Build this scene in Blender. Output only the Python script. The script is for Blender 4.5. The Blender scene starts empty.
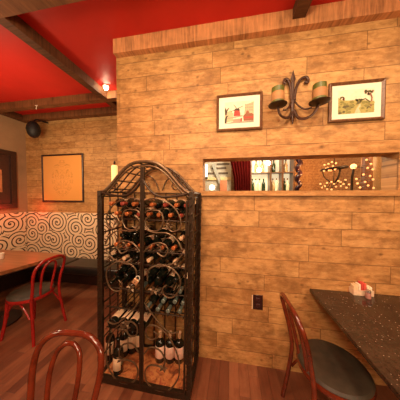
import bpy, math, random
from mathutils import Vector, Matrix
random.seed(11)
sc = bpy.context.scene
COL = sc.collection
PI = math.pi

# ------------------------------------------------------------------ camera
F, EYE, YAW, PITCH = 175.0, 1.54, math.radians(9.7), math.radians(-1.64)
cd = bpy.data.cameras.new('camera'); cam = bpy.data.objects.new('camera', cd); COL.objects.link(cam)
cd.sensor_width = 36; cd.lens = F / 400 * 36; cd.clip_start = 0.02
cam.location = (0, 0, EYE); cam.rotation_euler = (PI/2 + PITCH, 0, YAW)
sc.camera = cam
CR = cam.rotation_euler.to_matrix()
def ray(px, py): return CR @ Vector(((px-200)/F, (200-py)/F, -1))
def on(px, py, axis, val):
    """point of the photograph's pixel on the plane axis=val"""
    d = ray(px, py); o = (0, 0, EYE)
    t = (val - o[axis]) / d[axis]
    return Vector((d.x*t, d.y*t, EYE + d.z*t))
def onY(px, py, y): return on(px, py, 1, y)
def onX(px, py, x): return on(px, py, 0, x)
def onZ(px, py, z): return on(px, py, 2, z)

# ------------------------------------------------------------------ mesh builder
class MB:
    def __init__(s): s.v = []; s.f = []; s.m = []
    def poly(s, pts, faces, mi=0):
        b = len(s.v); s.v += [tuple(p) for p in pts]
        for f in faces: s.f.append([b+i for i in f]); s.m.append(mi)
        return s
    def box(s, x0, x1, y0, y1, z0, z1, mi=0, mat=None):
        p = [Vector((x, y, z)) for z in (z0, z1) for y in (y0, y1) for x in (x0, x1)]
        if mat is not None: p = [mat @ q for q in p]
        return s.poly(p, [(0,2,3,1), (4,5,7,6), (0,1,5,4), (1,3,7,5), (3,2,6,7), (2,0,4,6)], mi)
    def rbox(s, x0, x1, y0, y1, z0, z1, r, n=4, mi=0):
        """box with softly rounded edges"""
        c = Vector(((x0+x1)/2, (y0+y1)/2, (z0+z1)/2)); h = Vector(((x1-x0)/2, (y1-y0)/2, (z1-z0)/2))
        r = min(r, h.x, h.y, h.z)
        def ax(H):
            a = [-1 + i/n*1.0 for i in range(n+1)]
            return [(-(H-r), t) for t in [-1+i/n for i in range(n)]] + [(-(H-r), 0), ((H-r), 0)] + [((H-r), (i+1)/n) for i in range(n)]
        # build as stacked rounded rectangles
        rings = []
        for i in range(n+1):
            a = -PI/2 + (PI/2)*i/n
            rings.append((-(h.z-r) + r*math.sin(a), r*math.cos(a)))
        for i in range(n+1):
            a = (PI/2)*i/n
            rings.append(((h.z-r) + r*math.sin(a), r*math.cos(a)))
        k = 4*(n+1); pts = []
        for z, rr in rings:
            for q in range(4):
                sx, sy = ((1,1), (-1,1), (-1,-1), (1,-1))[q]
                for i in range(n+1):
                    a = q*PI/2 + (PI/2)*i/n
                    pts.append((c.x + sx*(h.x-r) + rr*math.cos(a), c.y + sy*(h.y-r) + rr*math.sin(a), c.z+z))
        fs = []
        for j in range(len(rings)-1):
            for i in range(k): fs.append((j*k+i, j*k+(i+1) % k, (j+1)*k+(i+1) % k, (j+1)*k+i))
        fs.append(tuple(range(k-1, -1, -1))); fs.append(tuple((len(rings)-1)*k+i for i in range(k)))
        return s.poly(pts, fs, mi)
    def prism(s, pts2, fn, d0, d1, mi=0):
        """outline pts2 [(a,b)], fn(a,b,d)->xyz"""
        n = len(pts2)
        p = [fn(a, b, d0) for a, b in pts2] + [fn(a, b, d1) for a, b in pts2]
        return s.poly(p, [tuple(range(n-1, -1, -1)), tuple(range(n, 2*n))] + [(i, (i+1) % n, n+(i+1) % n, n+i) for i in range(n)], mi)
    def tube(s, pts, r, n=8, closed=False, mi=0, flat=None, cap=True):
        pts = [Vector(p) for p in pts]; N = len(pts)
        rs = r if isinstance(r, (list, tuple)) else [r]*N
        T = []
        for i in range(N):
            a = pts[(i-1) % N] if (closed or i > 0) else pts[i]
            b = pts[(i+1) % N] if (closed or i < N-1) else pts[i]
            t = b-a
            T.append(t.normalized() if t.length > 1e-9 else Vector((0,0,1)))
        ref = Vector((0,1,0)) if abs(T[0].y) < .9 else Vector((1,0,0))
        nrm = (ref - T[0]*ref.dot(T[0])).normalized()
        out = []
        for i in range(N):
            nrm = nrm - T[i]*nrm.dot(T[i])
            if nrm.length < 1e-6: nrm = T[i].orthogonal()
            nrm.normalize(); bi = T[i].cross(nrm)
            for k in range(n):
                a = 2*PI*k/n + (PI/4 if n == 4 else 0)
                out.append(pts[i] + (nrm*math.cos(a)*(flat or 1) + bi*math.sin(a))*rs[i])
        fs = []
        for i in range(N if closed else N-1):
            j = (i+1) % N
            for k in range(n): fs.append((i*n+k, i*n+(k+1) % n, j*n+(k+1) % n, j*n+k))
        if not closed and cap:
            fs.append(tuple(range(n-1, -1, -1))); fs.append(tuple((N-1)*n+k for k in range(n)))
        return s.poly(out, fs, mi)
    def lathe(s, prof, n=20, o=(0,0,0), mi=0, a0=0, a1=2*PI, mat=None):
        full = abs(a1-a0-2*PI) < 1e-6; M = n if full else n+1
        p = []
        for r, z in prof:
            for k in range(M):
                a = a0 + (a1-a0)*k/n
                q = Vector((o[0]+max(r, 1e-4)*math.cos(a), o[1]+max(r, 1e-4)*math.sin(a), o[2]+z))
                p.append(mat @ q if mat is not None else q)
        fs = []
        for j in range(len(prof)-1):
            for k in range(n):
                k2 = (k+1) % M
                fs.append((j*M+k, j*M+k2, (j+1)*M+k2, (j+1)*M+k))
        if full:
            fs.append(tuple(range(M-1, -1, -1))); fs.append(tuple((len(prof)-1)*M+k for k in range(M)))
        return s.poly(p, fs, mi)
    def ball(s, c, r, n=12, mi=0, sz=1):
        return s.lathe([(r*math.sin(PI*i/n), -r*sz*math.cos(PI*i/n)) for i in range(n+1)], n=max(8, n), o=c, mi=mi)
    def build(s, name, mats, parent=None, smooth=True, ang=40):
        me = bpy.data.meshes.new(name); me.from_pydata(s.v, [], s.f); me.update()
        for m in (mats if isinstance(mats, (list, tuple)) else [mats]): me.materials.append(m)
        me.polygons.foreach_set('material_index', s.m)
        if smooth:
            me.polygons.foreach_set('use_smooth', [True]*len(s.f)); me.set_sharp_from_angle(angle=math.radians(ang))
        me.update()
        o = bpy.data.objects.new(name, me); COL.objects.link(o)
        if parent: o.parent = parent
        return o

def tag(o, label, cat, group=None, kind=None):
    if label: o['label'] = label
    if cat: o['category'] = cat
    if group: o['group'] = group
    if kind: o['kind'] = kind
    return o
def struct(o, label=None, cat=None):
    o['kind'] = 'structure'
    if label: o['label'] = label
    if cat: o['category'] = cat
    return o
def thing(name, loc, label, cat, group=None, rz=0):
    o = bpy.data.objects.new(name, None); COL.objects.link(o); o.empty_display_size = .05
    o.location = loc; o.rotation_euler = (0, 0, rz)
    return tag(o, label, cat, group)
def copy_tree(o, parent=None):
    c = o.copy(); COL.objects.link(c)
    if parent: c.parent = parent
    for ch in list(o.children): copy_tree(ch, c)
    return c
def crom(pts, n=8, closed=False):
    """Catmull-Rom through points"""
    pts = [Vector(p) for p in pts]; N = len(pts); out = []
    for i in range(N if closed else N-1):
        g = (lambda k: pts[k % N]) if closed else (lambda k: pts[max(0, min(N-1, k))])
        p0, p1, p2, p3 = g(i-1), g(i), g(i+1), g(i+2)
        for j in range(n):
            t = j/n
            out.append(.5*((2*p1) + (p2-p0)*t + (2*p0-5*p1+4*p2-p3)*t*t + (3*p1-p0-3*p2+p3)*t**3))
    if not closed: out.append(pts[-1])
    return out

# ------------------------------------------------------------------ materials
class NT:
    def __init__(s, name):
        s.mat = bpy.data.materials.new(name); s.mat.use_nodes = True
        s.t = s.mat.node_tree; s.b = s.t.nodes['Principled BSDF']
    def n(s, typ, **kw):
        nd = s.t.nodes.new(typ)
        for k, v in kw.items(): setattr(nd, k, v)
        return nd
    def l(s, a, b): s.t.links.new(a, b)
    def put(s, sock, v):
        if hasattr(v, 'is_output'): s.l(v, sock)
        else: sock.default_value = v
    def math(s, op, a, b=0.0, c=0.0):
        nd = s.n('ShaderNodeMath', operation=op)
        s.put(nd.inputs[0], a); s.put(nd.inputs[1], b)
        if len(nd.inputs) > 2: s.put(nd.inputs[2], c)
        return nd.outputs[0]
    def coord(s):
        tc = s.n('ShaderNodeTexCoord'); sp = s.n('ShaderNodeSeparateXYZ'); s.l(tc.outputs['Object'], sp.inputs[0])
        return tc.outputs['Object'], sp.outputs
    def vec(s, x, y, z):
        nd = s.n('ShaderNodeCombineXYZ')
        for i, v in enumerate((x, y, z)): s.put(nd.inputs[i], v)
        return nd.outputs[0]
    def scale(s, v, k):
        nd = s.n('ShaderNodeVectorMath', operation='MULTIPLY'); s.put(nd.inputs[0], v); nd.inputs[1].default_value = k
        return nd.outputs[0]
    def noise(s, v, scale=5, detail=4, rough=.55, dist=0):
        nd = s.n('ShaderNodeTexNoise'); s.put(nd.inputs['Vector'], v)
        nd.inputs['Scale'].default_value = scale; nd.inputs['Detail'].default_value = detail
        nd.inputs['Roughness'].default_value = rough; nd.inputs['Distortion'].default_value = dist
        return nd.outputs['Fac']
    def white(s, v):
        nd = s.n('ShaderNodeTexWhiteNoise', noise_dimensions='3D'); s.put(nd.inputs['Vector'], v)
        return nd.outputs['Value']
    def ramp(s, f, stops, interp='LINEAR'):
        nd = s.n('ShaderNodeValToRGB'); s.l(f, nd.inputs[0]); cr = nd.color_ramp; cr.interpolation = interp
        while len(cr.elements) < len(stops): cr.elements.new(.5)
        for e, (p, c) in zip(cr.elements, stops): e.position = p; e.color = (*c, 1) if len(c) == 3 else c
        return nd.outputs[0]
    def mix(s, f, a, b, mode='MIX'):
        nd = s.n('ShaderNodeMix', data_type='RGBA', blend_type=mode)
        s.put(nd.inputs[0], f)
        for sock, v in ((nd.inputs[6], a), (nd.inputs[7], b)):
            s.put(sock, (*v, 1) if isinstance(v, tuple) and len(v) == 3 else v)
        return nd.outputs[2]
    def bump(s, h, strength=.3, dist=.01):
        nd = s.n('ShaderNodeBump'); nd.inputs['Strength'].default_value = strength; nd.inputs['Distance'].default_value = dist
        s.l(h, nd.inputs['Height']); s.l(nd.outputs[0], s.b.inputs['Normal'])
    def done(s, col=None, rough=.5, metal=0, spec=.5, coat=0):
        if col is not None:
            s.put(s.b.inputs['Base Color'], (*col, 1) if isinstance(col, tuple) else col)
        s.put(s.b.inputs['Roughness'], rough); s.b.inputs['Metallic'].default_value = metal
        s.b.inputs['Specular IOR Level'].default_value = spec; s.b.inputs['Coat Weight'].default_value = coat
        return s.mat

def plain(name, col, rough=.5, metal=0, var=.18, scale=30, bump=.0, spec=.5, coat=0):
    m = NT(name); v, _ = m.coord()
    f = m.noise(v, scale, 4)
    c = m.ramp(f, [(.3, tuple(x*(1-var) for x in col)), (.7, tuple(min(1, x*(1+var)) for x in col))])
    if bump: m.bump(f, bump, .004)
    return m.done(c, rough, metal, spec, coat)
def emit(name, col, strength):
    m = NT(name); m.b.inputs['Emission Color'].default_value = (*col, 1); m.b.inputs['Emission Strength'].default_value = strength
    return m.done(col, .4)

def planks(name, along, across, h, L, dark, mid, light, grain=1.0, rough=.6, gap=.0038, stain=.5, knots=True, off=0.0, spec=.35, tint=.55):
    """boards of height h and random lengths about L; along/across are coordinate indices"""
    m = NT(name); v, xyz = m.coord()
    a = xyz[along]; c = m.math('ADD', xyz[across], off)
    row = m.math('FLOOR', m.math('DIVIDE', c, h))
    r1 = m.white(m.vec(row, 3.7, 1.1)); r2 = m.white(m.vec(row, 9.2, 5.3))
    Lr = m.math('MULTIPLY_ADD', r2, L*.7, L*.65)
    ap = m.math('DIVIDE', m.math('MULTIPLY_ADD', r1, 7.0, a), Lr)
    idx = m.math('FLOOR', ap)
    rnd = m.white(m.vec(row, idx, 2.2)); rnd2 = m.white(m.vec(row, idx, 7.9))
    fc = m.math('FRACT', m.math('DIVIDE', c, h)); fa = m.math('FRACT', ap)
    dc = m.math('MULTIPLY', m.math('SUBTRACT', .5, m.math('ABSOLUTE', m.math('SUBTRACT', fc, .5))), h)
    da = m.math('MULTIPLY', m.math('SUBTRACT', .5, m.math('ABSOLUTE', m.math('SUBTRACT', fa, .5))), Lr)
    d = m.math('MINIMUM', dc, da)
    seam = m.math('SMOOTHSTEP', d, 0, gap) if False else m.math('MINIMUM', m.math('DIVIDE', d, gap), 1.0)
    # grain
    gv = m.vec(m.math('MULTIPLY_ADD', rnd, 31.0, m.math('MULTIPLY', a, 2.2)), m.math('MULTIPLY', c, 26.0), m.math('MULTIPLY', rnd2, 17.0))
    g1 = m.noise(gv, 1.0, 6, .62, .6)
    g2 = m.noise(m.scale(v, (9, 9, 9)), 1.0, 5, .6)
    base = m.ramp(m.math('MULTIPLY_ADD', g1, .6*grain, m.math('MULTIPLY_ADD', rnd, tint, (1-tint)*.5-.3*grain+.0)), [(.12, dark), (.5, mid), (.88, light)])
    mo = m.noise(m.vec(m.math('MULTIPLY', a, 11.0), m.math('MULTIPLY', c, 34.0), m.math('MULTIPLY', rnd, 23.0)), 1.0, 6, .68, .4)
    mo2 = m.noise(m.vec(m.math('MULTIPLY', a, 30.0), m.math('MULTIPLY', c, 48.0), m.math('MULTIPLY', rnd2, 23.0)), 1.0, 4, .7)
    if knots:
        base = m.mix(m.math('MULTIPLY', m.ramp(mo, [(.50, (0,0,0)), (.68, (1,1,1))]), .55), base, tuple(min(1, x*1.18) for x in light))
        base = m.mix(m.math('MULTIPLY', m.ramp(mo, [(.32, (1,1,1)), (.47, (0,0,0))]), .62), base, tuple(x*.62 for x in dark))
        base = m.mix(m.math('MULTIPLY', m.ramp(mo2, [(.28, (1,1,1)), (.40, (0,0,0))]), .6), base, tuple(x*.5 for x in dark))
    st = m.ramp(m.noise(m.vec(m.math('MULTIPLY', xyz[along], 3.2), m.math('MULTIPLY', xyz[across], 5.5), m.math('MULTIPLY', rnd2, 40)), 1.0, 6, .7),
                [(.47, (0,0,0)), (.70, (1,1,1))])
    col = m.mix(m.math('MULTIPLY', st, stain), base, tuple(x*.55 for x in dark))
    fl = m.ramp(g2, [(.34, (1,1,1)), (.5, (0,0,0))])
    col = m.mix(m.math('MULTIPLY', fl, stain*.6), col, tuple(x*.6 for x in dark))
    if knots:
        vo = m.n('ShaderNodeTexVoronoi', voronoi_dimensions='2D'); vo.inputs['Scale'].default_value = 1.0
        m.l(m.vec(m.math('MULTIPLY', a, 7.0), m.math('MULTIPLY', c, 10.0), 0), vo.inputs['Vector'])
        ksel = m.math('GREATER_THAN', m.white(m.scale(vo.outputs['Position'], (1, 1, 0))), .82)
        kn = m.math('MULTIPLY', ksel, m.ramp(m.math('MULTIPLY_ADD', g2, .12, vo.outputs['Distance']), [(.09, (1,1,1)), (.2, (0,0,0))]))
        col = m.mix(m.math('MULTIPLY', kn, .7), col, tuple(x*.35 for x in dark))
    col = m.mix(m.math('MULTIPLY', m.math('SUBTRACT', 1.0, seam), .85), col, tuple(x*.22 for x in dark))
    m.bump(m.math('MULTIPLY_ADD', g1, .35, seam), .35, .004)
    return m.done(col, m.math('MULTIPLY_ADD', g2, .2, rough-.1), 0, spec)

def rough_beam(name, col, axis_len, saw_axis):
    """rough sawn timber with saw marks across the length"""
    m = NT(name); v, xyz = m.coord()
    k = [14, 14, 14]; k[saw_axis] = 3
    n1 = m.noise(m.scale(v, (5, 5, 5)), 1, 5, .6)
    n2 = m.noise(m.scale(v, tuple(55 if i == axis_len else 5 for i in range(3))), 1, 3, .6)
    f = m.math('MULTIPLY_ADD', n2, .55, m.math('MULTIPLY', n1, .5))
    c = m.ramp(f, [(.30, tuple(x*.35 for x in col)), (.5, col), (.72, tuple(min(1, x*1.6) for x in col))])
    m.bump(f, .5, .006)
    return m.done(c, .7, 0, .25)

WALLK = dict(dark=(.32, .142, .040), mid=(.475, .248, .082), light=(.58, .345, .138))
M = {}
M['wall'] = planks('wall_planks', 0, 2, .142, 1.0, **WALLK, stain=.85, off=.02, tint=.30)
M['farwall'] = planks('far_wall_planks', 0, 2, .115, 1.0, **WALLK, stain=.5, off=.02, tint=.3)
M['sidewall'] = planks('side_wall_planks', 1, 2, .142, 1.1, **WALLK, stain=.5)
M['frame_board'] = planks('opening_boards', 0, 2, .5, 2.0, **WALLK, stain=.4)
M['floor'] = planks('floor_boards', 1, 0, .082, 1.1, (.095, .030, .014), (.18, .062, .029), (.30, .12, .056), rough=.36, stain=.35, knots=False, gap=.0016, spec=.45)
M['ceiling'] = plain('red_ceiling_paint', (.56, .022, .014), .5, var=.1, scale=2.2, spec=.3)
M['plaster'] = plain('tan_plaster', (.33, .20, .10), .8, var=.12, scale=4, bump=.1)
M['beam_x'] = rough_beam('beam_timber_across', (.16, .062, .022), 0, 2)
M['beam_y'] = rough_beam('beam_timber_along', (.10, .038, .014), 1, 2)
M['topbeam'] = rough_beam('sawn_top_beam', (.50, .225, .09), 0, 2)
M['bar_wall'] = plain('bar_wall_cream', (.60, .45, .28), .8)
M['iron'] = plain('aged_iron', (.042, .025, .013), .42, .55, var=.35, scale=60, bump=.15)
M['iron_light'] = plain('bronzed_iron', (.13, .083, .043), .40, .55, var=.35, scale=70, bump=.15)
M['iron_warm'] = plain('rust_brown_iron', (.060, .026, .014), .45, .3, var=.4, scale=60, bump=.15)
M['glass'] = plain('dark_bottle_glass', (.006, .008, .005), .08, 0, spec=.6)
M['green_glass'] = plain('green_bottle_glass', (.012, .032, .008), .08, 0, spec=.6)
M['foil_copper'] = plain('copper_foil', (.55, .17, .05), .32, .5)
M['foil_red'] = plain('red_foil', (.32, .05, .03), .35, .3)
M['foil_teal'] = plain('grey_green_foil', (.16, .21, .18), .35, .4)
M['foil_cream'] = plain('cream_foil', (.62, .42, .24), .4)
M['foil_top'] = plain('pale_capsule_top', (.5, .5, .42), .4)
M['label_cream'] = plain('cream_paper_label', (.72, .52, .32), .7, var=.08)
M['label_rose'] = plain('rose_white_label', (.78, .55, .43), .7, var=.06)
M['ink'] = plain('dark_ink', (.06, .03, .02), .7)
M['maho'] = plain('mahogany_bentwood', (.115, .018, .006), .2, 0, var=.4, scale=18, coat=.5)
M['maho_redlit'] = plain('redlit_bentwood', (.30, .012, .010), .26, 0, var=.25, scale=18, coat=.35)  # mahogany with the red light falling on it put into the colour
M['vinyl'] = plain('dark_seat_vinyl', (.036, .028, .017), .55, var=.4, scale=14, bump=.25)
M['black_vinyl'] = plain('black_bench_vinyl', (.012, .010, .009), .28, var=.3, scale=20, bump=.1)
M['dark_wood'] = plain('dark_stained_wood', (.035, .014, .009), .4, var=.3)
M['frame_wood'] = plain('brown_frame_wood', (.13, .055, .022), .35, var=.35, scale=50)
M['mat_board'] = plain('cream_mat_board', (.82, .76, .60), .7, var=.03)
M['black'] = plain('black_plastic', (.007, .006, .006), .6)
M['outlet'] = plain('brown_outlet_plate', (.028, .008, .007), .3)
M['white'] = plain('white_china', (.75, .68, .55), .3, var=.05)
M['brass'] = plain('brass_lock', (.70, .45, .24), .3, .6)
M['curtain'] = plain('dark_red_velvet', (.07, .003, .002), .9, var=.3, scale=20, spec=.05)

def stone():
    m = NT('speckled_brown_stone'); v, _ = m.coord()
    n1 = m.noise(v, 60, 4, .7); n2 = m.noise(v, 9, 3)
    c = m.ramp(m.math('MULTIPLY_ADD', n1, .6, m.math('MULTIPLY', n2, .35)), [(.3, (.014, .008, .005)), (.55, (.048, .029, .017)), (.72, (.088, .057, .036))])
    vo = m.n('ShaderNodeTexVoronoi'); vo.inputs['Scale'].default_value = 105; m.l(v, vo.inputs['Vector'])
    sel = m.math('GREATER_THAN', m.white(vo.outputs['Position']), .90)
    sp = m.math('MULTIPLY', sel, m.math('LESS_THAN', vo.outputs['Distance'], .24))
    return m.done(m.mix(sp, c, (.40, .31, .23)), .16, 0, .5)
M['stone'] = stone()
def woodtop():
    m = NT('brown_table_veneer'); v, _ = m.coord()
    n = m.noise(m.scale(v, (2, 30, 30)), 1, 5)
    return m.done(m.ramp(n, [(.3, (.17, .065, .024)), (.7, (.30, .13, .05))]), .28, 0, .45)
M['table_wood'] = woodtop()
def swirl(name, ax):
    m = NT(name); v, xyz = m.coord()
    k = 3.2
    p = m.vec(m.math('MULTIPLY', xyz[ax], k), m.math('MULTIPLY', xyz[2], k*1.05), 0)
    vo = m.n('ShaderNodeTexVoronoi', voronoi_dimensions='2D'); vo.inputs['Scale'].default_value = 1; vo.inputs['Randomness'].default_value = .85
    m.l(p, vo.inputs['Vector'])
    sub = m.n('ShaderNodeVectorMath', operation='SUBTRACT'); m.l(p, sub.inputs[0]); m.l(vo.outputs['Position'], sub.inputs[1])
    sp = m.n('ShaderNodeSeparateXYZ'); m.l(sub.outputs[0], sp.inputs[0])
    ang = m.math('DIVIDE', m.math('ARCTAN2', sp.outputs[1], sp.outputs[0]), 2*PI)
    rr = m.math('SQRT', m.math('ADD', m.math('MULTIPLY', sp.outputs[0], sp.outputs[0]), m.math('MULTIPLY', sp.outputs[1], sp.outputs[1])))
    rnd = m.white(m.scale(vo.outputs['Position'], (1, 1, 0)))
    sgn = m.math('SUBTRACT', m.math('MULTIPLY', m.math('GREATER_THAN', rnd, .5), 2.0), 1.0)
    fr = m.math('FRACT', m.math('ADD', m.math('MULTIPLY', rr, 4.9), m.math('ADD', m.math('MULTIPLY', ang, sgn), rnd)))
    line = m.math('LESS_THAN', m.math('ABSOLUTE', m.math('SUBTRACT', fr, .5)), .15)
    core = m.math('LESS_THAN', rr, .05)
    f = m.math('MAXIMUM', line, core)
    we = m.noise(v, 300, 2)
    cream = m.ramp(we, [(.3, (.68, .50, .30)), (.7, (.84, .66, .43))])
    return m.done(m.mix(f, cream, (.045, .022, .012)), .8, 0, .2)
M['swirl_x'] = swirl('swirl_fabric', 0); M['swirl_y'] = swirl('swirl_fabric_side', 1)
def rackfloor():
    m = NT('rust_patterned_board'); v, _ = m.coord()
    n = m.noise(v, 13, 5, .6, 1.2)
    return m.done(m.ramp(n, [(.32, (.10, .03, .012)), (.45, (.34, .11, .035)), (.55, (.52, .22, .07)), (.68, (.30, .07, .03))]), .5)
M['rack_board'] = rackfloor()
def brick():
    m = NT('tan_brick'); v, xyz = m.coord()
    b = m.n('ShaderNodeTexBrick'); m.l(m.vec(xyz[0], xyz[2], 0), b.inputs['Vector'])
    b.inputs['Scale'].default_value = 1; b.inputs['Brick Width'].default_value = .21; b.inputs['Row Height'].default_value = .07
    b.inputs['Mortar Size'].default_value = .006
    b.inputs['Color1'].default_value = (.42, .23, .10, 1); b.inputs['Color2'].default_value = (.30, .15, .065, 1); b.inputs['Mortar'].default_value = (.22, .12, .06, 1)
    n = m.noise(v, 24, 4)
    return m.done(m.mix(.5, b.outputs['Color'], m.ramp(n, [(.35, (.22, .10, .04)), (.65, (.55, .32, .15))])), .9)
M['brick'] = brick()
def poster():
    m = NT('orange_ornament_print'); v, xyz = m.coord()
    # faint ornamental line work, mirrored left-right
    ax = m.math('ABSOLUTE', xyz[0])
    n = m.noise(m.vec(m.math('MULTIPLY', ax, 9), 0, m.math('MULTIPLY', xyz[2], 9)), 1, 3, .5, 1.8)
    ln = m.ramp(m.math('ABSOLUTE', m.math('SUBTRACT', n, .5)), [(.0, (1,1,1)), (.035, (0,0,0))])
    w = m.math('LESS_THAN', m.math('ADD', m.math('MULTIPLY', m.math('POWER', ax, 2.0), 18), m.math('MULTIPLY', m.math('POWER', xyz[2], 2.0), 9)), 1.0)
    c = m.mix(m.math('MULTIPLY', m.math('MULTIPLY', ln, w), .55), (.70, .32, .08), (.30, .13, .03))
    return m.done(c, .12, 0, .5, .3)
M['poster'] = poster()

# ------------------------------------------------------------------ room shell
WY, WT = 1.60, .15          # planked wall
CX0 = onY(117, 120, WY).x    # its free corner
FY = 2.78; LX = -3.87; CZ = 3.02; BZ = 2.915
RX, BY = 3.3, -3.2
BRX, BRY = 4.9, 5.2          # bar room beyond
ox0, ox1 = onY(203, 180, WY).x, onY(397.5, 180, WY).x
oz0, oz1 = 1.576, 1.868
struct(MB().box(LX-.2, BRX+.2, BY-.2, BRY+.2, -.1, 0).build('floor', M['floor'], smooth=False), 'reddish brown board floor', 'floor')
struct(MB().box(LX-.2, RX+.2, BY-.2, WY+.01, CZ, CZ+.1).box(LX-.2, CX0+.02, WY+.01, FY+.2, CZ, CZ+.1).build('ceiling', M['ceiling'], smooth=False), 'red painted ceiling', 'ceiling')
w = MB()
w.box(CX0, ox0, WY, WY+WT, 0, CZ).box(ox1, BRX+.1, WY, WY+WT, 0, CZ).box(ox0, ox1, WY, WY+WT, 0, oz0).box(ox0, ox1, WY, WY+WT, oz1, CZ)
struct(w.build('wall_front', M['wall'], smooth=False), 'rustic planked wall with a long slit opening', 'wall')
struct(MB().box(CX0, CX0+.12, WY+WT, FY+.1, 0, CZ).build('wall_return', M['sidewall'], smooth=False), 'planked return wall behind the free corner', 'wall')
struct(MB().box(LX-.1, CX0, FY, FY+.1, 0, CZ).build('wall_far', M['farwall'], smooth=False), 'planked far wall above the banquette', 'wall')
struct(MB().box(LX-.1, LX, BY, FY, 0, CZ).build('wall_left', M['plaster'], smooth=False), 'tan plaster left wall', 'wall')
struct(MB().box(LX-.1, RX+.1, BY-.1, BY, 0, CZ).build('wall_back', M['plaster'], smooth=False), 'tan plaster wall behind the viewer', 'wall')
struct(MB().box(RX, RX+.1, BY, WY, 0, CZ).build('wall_right', M['sidewall'], smooth=False), 'planked right wall', 'wall')
# slit surround boards
t = .012
struct(MB().box(ox0-.03, ox1+.06, WY-t, WY+.005, oz1, oz1+.088).build('trim_1', M['frame_board'], smooth=False), 'board above the slit opening', 'trim')
struct(MB().box(ox0-.03, ox1+.06, WY-.03, WY+.005, oz0-.042, oz0).build('trim_2', M['frame_board'], smooth=False), 'ledge board under the slit opening', 'trim')
struct(MB().box(ox0-.03, ox0, WY-t, WY+.005, oz0, oz1).build('trim_3', M['frame_board'], smooth=False), 'left board of the slit opening', 'trim')
struct(MB().box(ox1, ox1+.06, WY-t, WY+.005, oz0, oz1).build('trim_4', M['frame_board'], smooth=False), 'right board of the slit opening', 'trim')
# top beam along the planked wall
struct(MB().box(onY(113, 50, WY-.06).x, RX, WY-.06, WY+.02, 2.885, CZ).build('trim_5', M['topbeam'], smooth=False), 'rough sawn beam topping the planked wall', 'beam')
# ceiling beams
def beam(n, x0, x1, y0, y1, m, lab):
    struct(MB().box(x0, x1, y0, y1, BZ, CZ).build('ceiling_beam', m, smooth=False), lab, 'beam')
bx = onZ(60, 68.6, BZ).x
cy = onZ(60, 107, BZ).y
fy = onZ(40, 10, BZ).y
beam(1, LX, RX, fy-.14, fy, M['beam_x'], 'brown ceiling beam nearest, across the top left')
beam(2, LX, CX0, cy-.09, cy, M['beam_x'], 'brown ceiling beam across the alcove')
beam(3, LX, CX0, FY-.10, FY, M['beam_x'], 'brown beam along the top of the far wall')
beam(4, bx, bx+.095, fy, cy-.09, M['beam_y'], 'long brown ceiling beam running to the alcove')
beam(5, bx, bx+.095, cy, FY-.10, M['beam_y'], 'short continuation of the long beam')
beam(6, LX, LX+.08, fy, cy-.09, M['beam_y'], 'beam along the top of the left wall')
beam(6, LX, LX+.08, cy, FY-.10, M['beam_y'], 'beam along the left wall near its far corner')
p0 = onY(292.5, 19.5, WY-.06); p1 = onY(305, 19.5, WY-.06)
struct(MB().box(p0.x, p1.x, fy, WY-.06, p0.z, CZ).build('ceiling_beam', M['beam_y'], smooth=False), 'short dark beam end meeting the top beam', 'beam')

# small white hook on the alcove beam
q = onY(36.5, 107.5, cy-.09)
hk = MB().tube([(q.x-.02, q.y-.004, q.z+.03), (q.x+.02, q.y-.004, q.z+.03), (q.x+.012, q.y-.012, q.z), (q.x, q.y-.006, q.z-.03)], .005)
tag(hk.build('beam_hook', M['white']), 'tiny white hook on the beam across the alcove', 'hook')

# ceiling lamp by the beam junction
q = onY(106, 88, cy-.20)
lt = thing('ceiling_light', (q.x, q.y, q.z), 'small bright ceiling spotlight by the long beam', 'light')
MB().lathe([(.012, .024), (.012, CZ-q.z-.012), (.04, CZ-q.z-.012), (.04, CZ-q.z)], 18).build('housing', M['brass'], lt)
MB().ball((0, 0, 0), .027).build('bulb', emit('lamp_glow', (1, .82, .55), 40), lt)

# ------------------------------------------------------------------ pictures
def picture(name, x0, x1, z0, z1, y, fw, mw, label, cat, artfn, fm, mm):
    cx, cz = (x0+x1)/2, (z0+z1)/2; hw, hh = (x1-x0)/2, (z1-z0)/2
    o = thing(name, (cx, y, cz), label, cat)
    f = MB()
    prof = [(0, .0), (0, -.022), (fw*.35, -.026), (fw, -.016), (fw, 0)]
    rects = [[(-hw+i, -hh+i, d), (hw-i, -hh+i, d), (hw-i, hh-i, d), (-hw+i, hh-i, d)] for i, d in prof]
    pts = [(a, d, b) for r in rects for a, b, d in r]
    fs = [(j*4+k, j*4+(k+1) % 4, (j+1)*4+(k+1) % 4, (j+1)*4+k) for j in range(len(prof)-1) for k in range(4)]
    f.poly(pts, fs); f.build('frame', fm, o, smooth=False)
    MB().box(-hw+fw*.9, hw-fw*.9, -.012, -.002, -hh+fw*.9, hh-fw*.9).build('mat_board', mm, o, smooth=False)
    artfn(o, -hw+fw+mw, hw-fw-mw, -hh+fw+mw*.85, hh-fw-mw*.85)
    return o
C = lambda n, c: plain(n, c, .7, var=.12, scale=40)
PC = [C('print_sky', (.72, .66, .48)), C('print_grey', (.30, .27, .20)), C('print_red', (.50, .045, .03)), C('print_dark', (.06, .04, .025)), C('print_brown', (.26, .09, .04)), C('print_rose', (.62, .25, .17)), C('print_tan', (.55, .42, .24))]
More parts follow.
